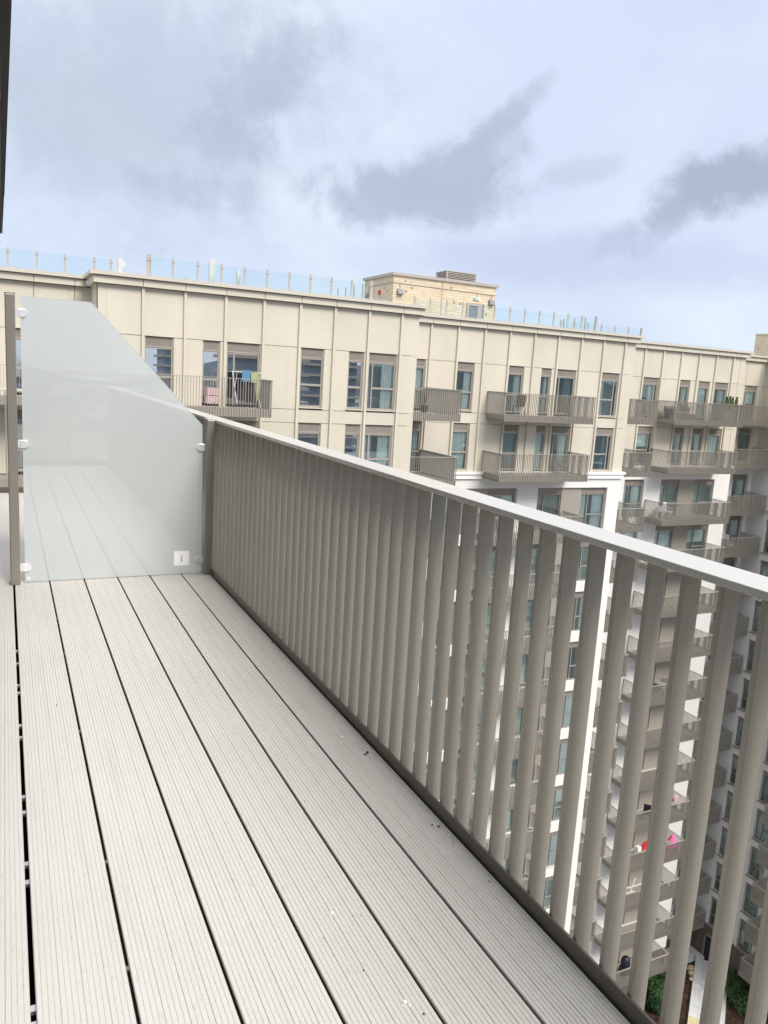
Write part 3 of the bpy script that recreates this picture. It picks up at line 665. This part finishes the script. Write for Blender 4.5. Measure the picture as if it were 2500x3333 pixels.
put('alarm_sounder', MB().box(19.40, 19.47, 41.6, 41.82, 6.13, 6.33).mesh('alarm_sounder', 'red'), PR)
sg = put('exit_sign', MB().box(24.68, 25.10, 39.93, 39.99, 6.20, 6.36).mesh('exit_sign', 'white_plastic'), PR)
put('sign_face', MB().box(24.70, 24.84, 39.922, 39.929, 6.22, 6.34).mesh('sign_face', 'green_sign'), sg)
b = MB(); b.tube((24.93, 39.92, 6.325), (24.93, 39.929, 6.325), .018, seg=8); b.prism([(24.90, 6.30), (24.96, 6.31), (24.95, 6.26), (24.99, 6.22), (24.96, 6.22), (24.92, 6.255), (24.88, 6.22), (24.865, 6.23), (24.90, 6.265)], 'y', 39.922, 39.929)
put('sign_figure', b.mesh('sign_figure', 'ink'), sg)
vt = root('roof_vent', (23.9, 40.9, 7.19), 'grey louvred vent box standing on the brick roof box', 'vent')
b = MB(); b.box(23.02, 24.86, 40.32, 41.5, 7.19, 7.64); put('vent_core', b.mesh('vent_core', 'gap_black'), vt)
for i in range(5): put('louvre_blade', MB().box(22.95, 24.93, 40.25, 41.57, 7.22+i*.09, 7.265+i*.09).mesh('louvre_blade', 'louvre'), vt)
put('vent_cap', MB().box(22.93, 24.95, 40.23, 41.6, 7.655, 7.70).mesh('vent_cap', 'louvre'), vt)
for x in (22.94, 24.87): put('vent_post', MB().box(x, x+.07, 40.24, 40.31, 7.19, 7.655).mesh('vent_post', 'louvre'), vt)
P2 = root('rooftop_plant_room', (63, 46, 4.3), 'second pale brick roof box cut by the right edge of the photo', 'roof room')
put('brick_wall', MB().box(60, 66, 41, 49.4, 4.3, 7.12).mesh('brick_wall', 'yellow_brick'), P2); put('coping', MB().box(59.95, 66.05, 40.95, 49.45, 7.12, 7.22).mesh('coping', 'cladding_trim'), P2)
v1 = put('roof_vent_pipe', MB().prism([(0, 0), (.20, 0), (.20, .88), (.15, .895), (.03, .80), (0, .72)], 'y', 0, .16).mesh('roof_vent_pipe', 'pale_metal'), None, (7.22, 31.1, 4.69), label='pale upright pipe with a slanted top standing behind the roof glass', cat='pipe')
v2 = root('roof_vent_cowl', (3.95, 31.6, 4.69), 'pale triangular cowl on a low base behind the left parapet corner', 'vent')
put('cowl', MB().prism([(0, 0), (.13, 0), (.13, .12), (.30, .30), (.13, .48), (0, .50)], 'y', 0, .2).mesh('cowl', 'pale_metal'), v2, (3.92, 31.6, 4.74)); put('base', boxmesh('cowl_base', .45, .3, .08, 'pale_metal'), v2, (3.80, 31.55, 4.66))
put('roof_upstand', MB().prism([(0, 0), (.32, 0), (.10, .17), (0, .13)], 'y', 0, .2).mesh('roof_upstand', 'pale_metal'), None, (6.25, 31.0, 4.60), label='small pale wedge shaped roof piece low behind the roof glass', cat='roof fitting')
put('roof_post', MB().box(0, .13, 0, .13, 0, .6).mesh('roof_post', 'pale_metal'), None, (8.28, 31.0, 4.60), label='short thick pale post behind the roof glass', cat='post')

# ------------------------------------------------------------------ ground and courtyard
put('ground', MB().quad((-3000, -3000, -42.5), (3000, -3000, -42.5), (3000, 3000, -42.5), (-3000, 3000, -42.5)).mesh('ground', 'ground'), kind='structure')
put('planting_bed', MB().box(30, 50, 22, 37.6, -42.494, -42.44).mesh('planting_bed', 'soil'), kind='structure')
pth = root('path', (45, 35, -42.4), kind='structure')
A0 = Vector((49.0, 37.9)); dr_ = Vector((-.785, -.62)).normalized(); nr = Vector((dr_.y, -dr_.x))*-1
slab = MB().box(0, .59, 0, .59, 0, .06).mesh('paving_slab', 'path'); slaby = MB().box(0, .59, 0, .59, 0, .06).mesh('paving_slab', 'path_yellow')
ang = math.atan2(dr_.y, dr_.x)
for i in range(-1, 30):
    for j in range(4):
        p = A0+dr_*(.6*i)+nr*(.6*j)
        if p.x > 49.2 or p.y > 38.9: continue
        put('paving_slab', slaby if i in (12, 13) else slab, pth, (p.x, p.y, -42.44+.002*((i*7+j*3) % 3)), ang)
b = MB(); p, q = A0+dr_*.6-nr*.04, A0+dr_*18
ed = MB().box(0, 17.5, 0, .06, 0, .12).mesh('edging', 'edging'); pe = A0+dr_*.5
put('path_edge', ed, pth, (pe.x-nr.x*.09, pe.y-nr.y*.09, -42.44), ang)
fl = MB().box(44.2, 49.2, 37.3, 39.15, -42.44, -42.38).mesh('pavement', 'path'); put('pavement', fl, kind='structure')
def shrub(x, y, z_, r, h, seed, m_, label, n=2600, s=.07):
    rnd = random.Random(seed); o = root('shrub', (x, y, z_), label, 'shrub', 'shrubs in the courtyard beds'); b = MB()
    cl = [(rnd.uniform(-r, r)*.6, rnd.uniform(-r, r)*.6, rnd.uniform(.3, .8)*h, rnd.uniform(.35, .6)*r) for _ in range(9)]
    for _ in range(n):
        c_ = rnd.choice(cl); d = Vector((rnd.gauss(0, 1), rnd.gauss(0, 1), rnd.gauss(0, 1))).normalized()*c_[3]*rnd.uniform(.6, 1.05)
        p = Vector((c_[0], c_[1], c_[2]))+d; p.z = max(.03, p.z)
        a = Vector((rnd.gauss(0, 1), rnd.gauss(0, 1), rnd.gauss(0, .6))).normalized()*s; e = a.cross(Vector((rnd.gauss(0, 1), rnd.gauss(0, 1), rnd.gauss(0, 1)))).normalized()*s*.6
        b.quad(tuple(p-a), tuple(p+e), tuple(p+a), tuple(p-e))
    put('foliage', b.mesh('foliage', m_), o, (x, y, z_))
    b = MB()
    for i in range(5): b.tube((0, 0, 0), (cl[i][0], cl[i][1], cl[i][2]), .03, .01, 5)
    put('stem', b.mesh('stem', 'bark'), o, (x, y, z_))
shrub(43.9, 36.9, -42.4, .95, 1.1, 1, 'leaf_dark', 'dark green shrub in the courtyard just below the last balcony')
shrub(42.5, 35.9, -42.4, .95, 1.0, 2, 'leaf', 'bright green shrub left of the courtyard path')
shrub(41.4, 34.8, -42.4, .7, .7, 3, 'leaf_dark', 'low dark shrub nearest the railing foot, left of the path')
shrub(48.3, 33.7, -42.4, 1.15, 1.2, 4, 'leaf', 'large green shrub right of the courtyard path', 3600)
shrub(47.7, 32.5, -42.4, .9, .9, 5, 'leaf', 'smaller green shrub at the lower right of the courtyard')
shrub(48.6, 35.2, -42.4, .7, .9, 6, 'leaf_dark', 'dark shrub between the path and the right wing wall')
for i, (x, y, r_, lb) in enumerate(((47.1, 36.75, .28, 'pale yellow boulder at the top of the bed beside the path'), (46.75, 36.35, .24, 'tan boulder second from the path bend'), (46.3, 35.9, .2, 'small dark tan boulder in the middle of the bed'), (44.2, 37.2, .25, 'reddish boulder under the last balcony'), (49.0, 33.0, .45, 'pale grey rock beside the right shrub'))):
    put('boulder', MB().blob((0, 0, 0), r_, 1.2, 1, .7, 2, .12, i).mesh('boulder', 'boulder' if i != 4 else 'stone'), None, (x, y, -42.4+r_*.3), label=lb, cat='rock', group='rocks in the courtyard bed')
fn = root('garden_fence', (48.3, 35.6, -42.4), 'thin pale fence rail crossing above the right courtyard shrub', 'fence')
put('fence_rail', MB().tube((47.2, 34.7, .9), (49.2, 35.4, .9), .03).mesh('fence_rail', 'alu'), fn, (0, 0, -42.4))
for x, y in ((47.2, 34.7), (49.2, 35.4)): put('fence_post', MB().tube((x, y, 0), (x, y, .9), .03).mesh('fence_post', 'alu'), fn, (0, 0, -42.4))
gd = root('ground_door', (49.2, 37.0, -42.5), 'dark doorway at the foot of the right wing', 'door')
put('door_leaf', MB().box(49.24, 49.29, 36.55, 37.45, -42.44, -40.5).mesh('door_leaf', 'navy'), gd); put('door_frame', MB().box(49.20, 49.29, 36.45, 36.55, -42.44, -40.4).box(49.20, 49.29, 37.45, 37.55, -42.44, -40.4).box(49.20, 49.29, 36.45, 37.55, -40.5, -40.4).mesh('door_frame', 'win_frame_dark'), gd)

# ------------------------------------------------------------------ things on the balconies opposite
def chair(x, y, z_, m_, label, rot=0., h=.85, grp=None):
    o = root('chair', (x, y, z_), label, 'chair'); o.rotation_euler = (0, 0, rot)
    def loc(n_, me): q = bpy.data.objects.new(n_, me); col.objects.link(q); q.parent = o
    loc('seat', MB().box(-.24, .24, -.24, .24, .40, .45).mesh('seat', m_)); b = MB(); b.prism([(.20, .45), (.25, .45), (.33, h), (.28, h)], 'x', -.24, .24); loc('backrest', b.mesh('backrest', m_))
    for sx in (-1, 1):
        for sy_ in (-1, 1): loc('leg', MB().tube((sx*.22, sy_*.22, .4), (sx*.25, sy_*.26, 0), .02).mesh('leg', m_))
        loc('armrest', MB().box(sx*.25-.02, sx*.25+.02, -.2, .24, .62, .65).mesh('armrest', m_))
def F(k): return Fk(k)
chair(37.9, 35.95, F(2), 'white_plastic', 'white chair behind the left end of the third floor down balcony', .4, .98)
chair(37.45, 36.2, F(2), 'white_plastic', 'white chair by the window, left of another white chair', 2.6, .8)
chair(46.7, 38.2, F(3), 'white_plastic', 'white garden chair leaning on the balcony under the lounger balcony, far right', 1.1, 1.15)
chair(46.9, 38.3, F(2), 'wicker', 'grey folding lounger on the far right balcony with the wall doodle', 1.3, .7)
chair(39.0, 35.9, F(6), 'wicker', 'dark chair beside the round balcony table', 1.8)
chair(39.3, 35.8, F(9), 'navy', 'black chair on a middle balcony seen between the railing fins', 2.2, 1.2)
chair(23.55, 32.95, F(0), 'navy', 'black office chair behind the left end of the middle top floor balcony', 2.8, 1.0)
chair(26.9, 33.2, F(1), 'wicker', 'dark chair by the door on the middle balcony one floor below the top', .6, .8)
so = root('sofa', (36.9, 35.9, F(0)), 'boxy grey outdoor sofa at the left end of the top right balcony', 'sofa')
put('base', boxmesh('sofa_base', 1.3, .8, .35, 'wicker'), so, (36.8, 35.35, F(0)+.02)); put('backrest', boxmesh('sofa_back', 1.3, .2, .4, 'wicker'), so, (36.8, 36.1, F(0)+.37)); put('armrest', boxmesh('sofa_arm', .2, .8, .25, 'wicker'), so, (36.8, 35.35, F(0)+.37)); put('cushion', boxmesh('sofa_cushion', 1.05, .6, .12, 'taupe_light'), so, (37.02, 35.42, F(0)+.37))
ft = root('side_chair', (38.4, 35.9, F(0)), 'low grey wicker chair right of the outdoor sofa', 'chair')
put('seat', boxmesh('lc_seat', .7, .65, .35, 'wicker'), ft, (38.0, 35.45, F(0))); put('backrest', MB().prism([(0, 0), (.1, 0), (.25, .42), (.12, .42)], 'y', 0, .65).mesh('backrest', 'wicker'), ft, (37.95, 35.45, F(0)+.35))
tb = root('table', (39.5, 35.75, F(6)), 'round table on a middle balcony between two railing fins', 'table')
put('tabletop', MB().tube((0, 0, .98), (0, 0, 1.02), .42, seg=18).mesh('tabletop', 'wicker'), tb, (39.5, 35.75, F(6))); put('stem', MB().tube((0, 0, 0), (0, 0, .98), .03).mesh('stem', 'wicker'), tb, (39.5, 35.75, F(6)))
dr2 = root('drying_rack', (8.4, 29.5, 0), 'clothes airer with blue towel and lime shirt on the nearest balcony opposite', 'clothes airer')
b = MB()
for x in (7.95, 8.85): b.tube((x, 29.2, .02), (x-.05, 29.9, 1.35), .012); b.tube((x, 29.9, .02), (x-.05, 29.2, 1.35), .012)
for i in range(6): b.tube((7.9, 29.25+i*.12, 1.32), (8.85, 29.25+i*.12, 1.32), .008)
put('frame', b.mesh('frame', 'white_plastic'), dr2)
put('towel', MB().box(8.10, 8.42, 29.21, 29.24, .98, 1.40).mesh('towel', 'blue_cloth'), dr2)
put('clothes', MB().box(8.0, 8.3, 29.5, 29.53, .25, 1.3).box(8.33, 8.60, 29.38, 29.41, .2, 1.3).box(7.93, 8.08, 29.7, 29.73, .35, 1.28).mesh('clothes', 'dark_cloth'), dr2, label='dark clothes')
put('shirt', MB().prism([(8.62, 1.3), (8.80, 1.32), (8.86, .9), (8.80, .35), (8.70, .2), (8.66, .7)], 'y', 29.3, 29.33).mesh('shirt', 'lime_cloth'), dr2, label='lime shirt')
put('shirt', MB().box(8.45, 8.68, 29.22, 29.24, .95, 1.34).mesh('shirt', 'lime_cloth'), dr2)
put('storage_box', MB().box(0, .52, 0, .3, 0, .30).box(.02, .50, .01, .29, .33, .60).mesh('storage_box', 'palepink'), None, (6.94, 29.95, .06), label='two stacked pink patterned boxes behind the balcony bars at the narrow window', cat='box')
pp = root('potted_plant', (17.1, 31.2, 0), 'bare twiggy plant in a dark pot on the balcony left of the recessed wall', 'potted plant')
put('pot', MB().tube((0, 0, 0), (0, 0, .32), .14, .18, 12).mesh('pot', 'navy'), pp, (17.12, 31.2, 0))
b = MB(); rnd = random.Random(4)
for i in range(16): e = (rnd.uniform(-.28, .28), rnd.uniform(-.2, .2), rnd.uniform(.7, 1.25)); b.tube((0, 0, .3), (e[0]*.4, e[1]*.4, e[2]*.7), .008, .006, 4); b.tube((e[0]*.4, e[1]*.4, e[2]*.7), e, .006, .003, 4)
put('twigs', b.mesh('twigs', 'bark'), pp, (17.12, 31.2, 0))
cone = root('planter', (42.0, 35.7, 0), 'row of small conifers in a planter at the right end of the top floor balcony', 'planter')
put('box', boxmesh('planter_box', 1.35, .35, .75, 'wicker'), cone, (41.15, 35.55, 0.0))
for i, (x, h) in enumerate(((41.45, .80), (41.74, .83), (41.98, .80), (42.36, .82))):
    b = MB(); rnd = random.Random(i)
    for _ in range(420):
        t = rnd.random(); r_ = .17*(1-t*.75)*rnd.uniform(.5, 1); a = rnd.uniform(0, 6.28); p = Vector((math.cos(a)*r_+t*.08, math.sin(a)*r_, t*h)); q = Vector((rnd.gauss(0, 1), rnd.gauss(0, 1), 1.2)).normalized()*.05; e = q.cross(Vector((rnd.gauss(0, 1), rnd.gauss(0, 1), 0))).normalized()*.015
        b.quad(tuple(p-e), tuple(p+e), tuple(p+q+e), tuple(p+q-e))
    put('conifer', b.mesh('conifer', 'leaf'), cone, (x, 35.7, .74))
for (x, y, z_, r_, m_, nm, lb, ct) in ((39.1, 35.4, F(10)+1.25, .33, 'red', 'cushion', 'round red cushion propped on the balcony below the black chair', 'cushion'),):
    put(nm, MB().tube((0, -.06, 0), (0, .06, 0), r_, r_, 20).mesh(nm, m_), None, (x, y+.0, z_), label=lb, cat=ct, bevel=.03)
put('storage_box', boxmesh('whitebox', .3, .3, .28, 'white_plastic'), None, (38.35, 35.3, F(10)+1.02), label='white box with a dark window beside the round red cushion', cat='box')
sh = root('shelf', (38.9, 35.4, F(10)), 'pale shelf table along the balcony rail carrying the red cushion', 'shelf'); put('shelf_top', boxmesh('shelf_top', 1.6, .4, .04, 'alu'), sh, (38.2, 35.25, F(10)+.97))
for x in (38.25, 39.7): put('leg', boxmesh('shelf_leg', .04, .04, .97, 'alu'), sh, (x, 35.4, F(10)))
put('parasol', MB().tube((0, 0, 0), (0, 0, .45), .30, .03, 12).mesh('parasol', 'pink'), None, (41.85, 35.6, F(10)+.95), label='bright pink parasol top showing over a lower balcony rail', cat='parasol')
put('blanket', MB().blob((0, 0, 0), .55, 1.2, .5, .35, 2, .15, 8).mesh('blanket', 'pink'), None, (42.1, 35.75, F(10)+.35), label='crumpled pink blanket behind the bars under the pink parasol', cat='blanket')
put('laundry', MB().box(0, .5, 0, .3, 0, .25).blob((.25, .15, .3), .2, 1.3, .8, .6, 2, .2, 3).mesh('laundry', 'palepink'), None, (41.4, 35.5, F(9)+.95), label='pale pink laundry pile on the rail above the pink parasol', cat='laundry')
put('covered_barbecue', MB().blob((0, 0, 0), .42, .85, .8, 1.25, 2, .07, 5).box(-.30, .30, -.25, .25, -.9, -.3).mesh('covered_barbecue', 'navy'), None, (38.95, 35.7, F(13)+1.05), label='black covered barbecue on the lowest balcony', cat='barbecue', smooth=False)
put('umbrella', MB().tube((0, 0, 0), (.35, 0, 1.1), .03, .05, 6).box(-.3, .5, -.1, .1, 0, .04).mesh('umbrella', 'white_plastic'), None, (38.7, 35.9, F(11)+.4), label='folded white stand on the balcony above the barbecue', cat='stand')

# ------------------------------------------------------------------ specks on the deck
b = MB(); rnd = random.Random(11)
def speck(x, y, r_, zz=.0012):
    n = 7; pts = [(x+math.cos(6.283*i/n)*r_*rnd.uniform(.5, 1.2), y+math.sin(6.283*i/n)*r_*rnd.uniform(.6, 1.5)) for i in range(n)]; b.prism(pts, 'z', zz, zz+.003)
for x, y, r_ in ((1.278, 3.854, .011), (1.216, 2.668, .004), (1.250, 2.548, .011), (1.235, 2.535, .007), (1.261, 2.003, .008), (1.245, 2.02, .005), (.825, 1.709, .002), (.846, 1.703, .002), (.846, 1.345, .004), (.771, 1.519, .003), (.172, 3.358, .004), (1.26, 1.91, .003), (1.26, 1.7, .003), (1.25, 2.9, .003), (.72, 1.66, .002), (.9, 2.3, .002)): speck(x, y, r_*.62)
put('debris', b.mesh('debris', 'dirt'), kind='stuff')
b = MB()
for x, y, r_ in ((1.206, 2.70, .010), (1.215, 2.665, .005), (.776, 1.742, .007), (.768, 1.733, .004), (.790, 1.75, .003), (.821, 1.392, .006), (.826, 1.378, .004), (.812, 1.385, .003), (1.21, 3.7, .005), (1.27, 1.95, .003), (1.275, 1.88, .003), (.95, 2.6, .002), (.6, 2.9, .002), (1.19, 2.2, .002)): speck(x, y, r_*.75, .0008)
put('bird_droppings', b.mesh('bird_droppings', 'dropping'), kind='stuff')

# ------------------------------------------------------------------ the city behind us (seen in the windows opposite)
b = MB(); rnd = random.Random(21)
for i in range(420):
    x = rnd.uniform(-900, 900); y = -rnd.uniform(130, 900); h = rnd.uniform(6, 26); s = rnd.uniform(8, 30); b.box(x, x+s, y, y+s*rnd.uniform(.5, 1.3), -42.5, -42.5+h)
put('city_blocks', b.mesh('city_blocks', 'city'), kind='stuff')
b = MB(); pv = None
for i in range(61):
    a = math.pi*(1.0+i/60); p = (math.cos(a)*1500, math.sin(a)*1500); hh = -42.5+55+30*math.sin(i*.35)+18*math.sin(i*.9+1)
    if pv: b.quad((pv[0], pv[1], -42.5), (p[0], p[1], -42.5), (p[0], p[1], hh), (pv[0], pv[1], pv[2])); b.quad((pv[0], pv[1], pv[2]), (p[0], p[1], hh), (p[0]*1.4, p[1]*1.4, -42.5), (pv[0]*1.4, pv[1]*1.4, -42.5))
    pv = (p[0], p[1], hh)
put('hills', b.mesh('hills', 'city'), kind='structure')
for i, (x, y, w, n_, lb) in enumerate(((52, -112, 17, 17, 'banded tower block mirrored in the window behind the clothes airer'), (90, -172, 20, 16, 'banded block mirrored in the window with a sill left of the narrow pair'), (50, -214, 6, 22, 'slim tall tower mirrored in the leftmost clear window'), (150, -200, 24, 11, 'broad lower block mirrored at the right end of the first building step'), (-160, -220, 20, 20, 'tower block far left behind the viewer, mirrored by the recessed wall'))):
    t = root('tower_block', (x, y, -42.5), lb, 'tower block', 'distant towers mirrored in the windows')
    b = MB(); b.box(x-w/2+1, x+w/2-1, y-8, y+7, -42.5, -42.5+n_*3.1); put('tower_body', b.mesh('tower_body', 'city'), t)
    b = MB()
    for k in range(n_+1): b.box(x-w/2, x+w/2, y-9, y+9, -42.5+k*3.1-.35, -42.5+k*3.1+.35)
    put('floor_slabs', b.mesh('floor_slabs', 'louvre'), t)
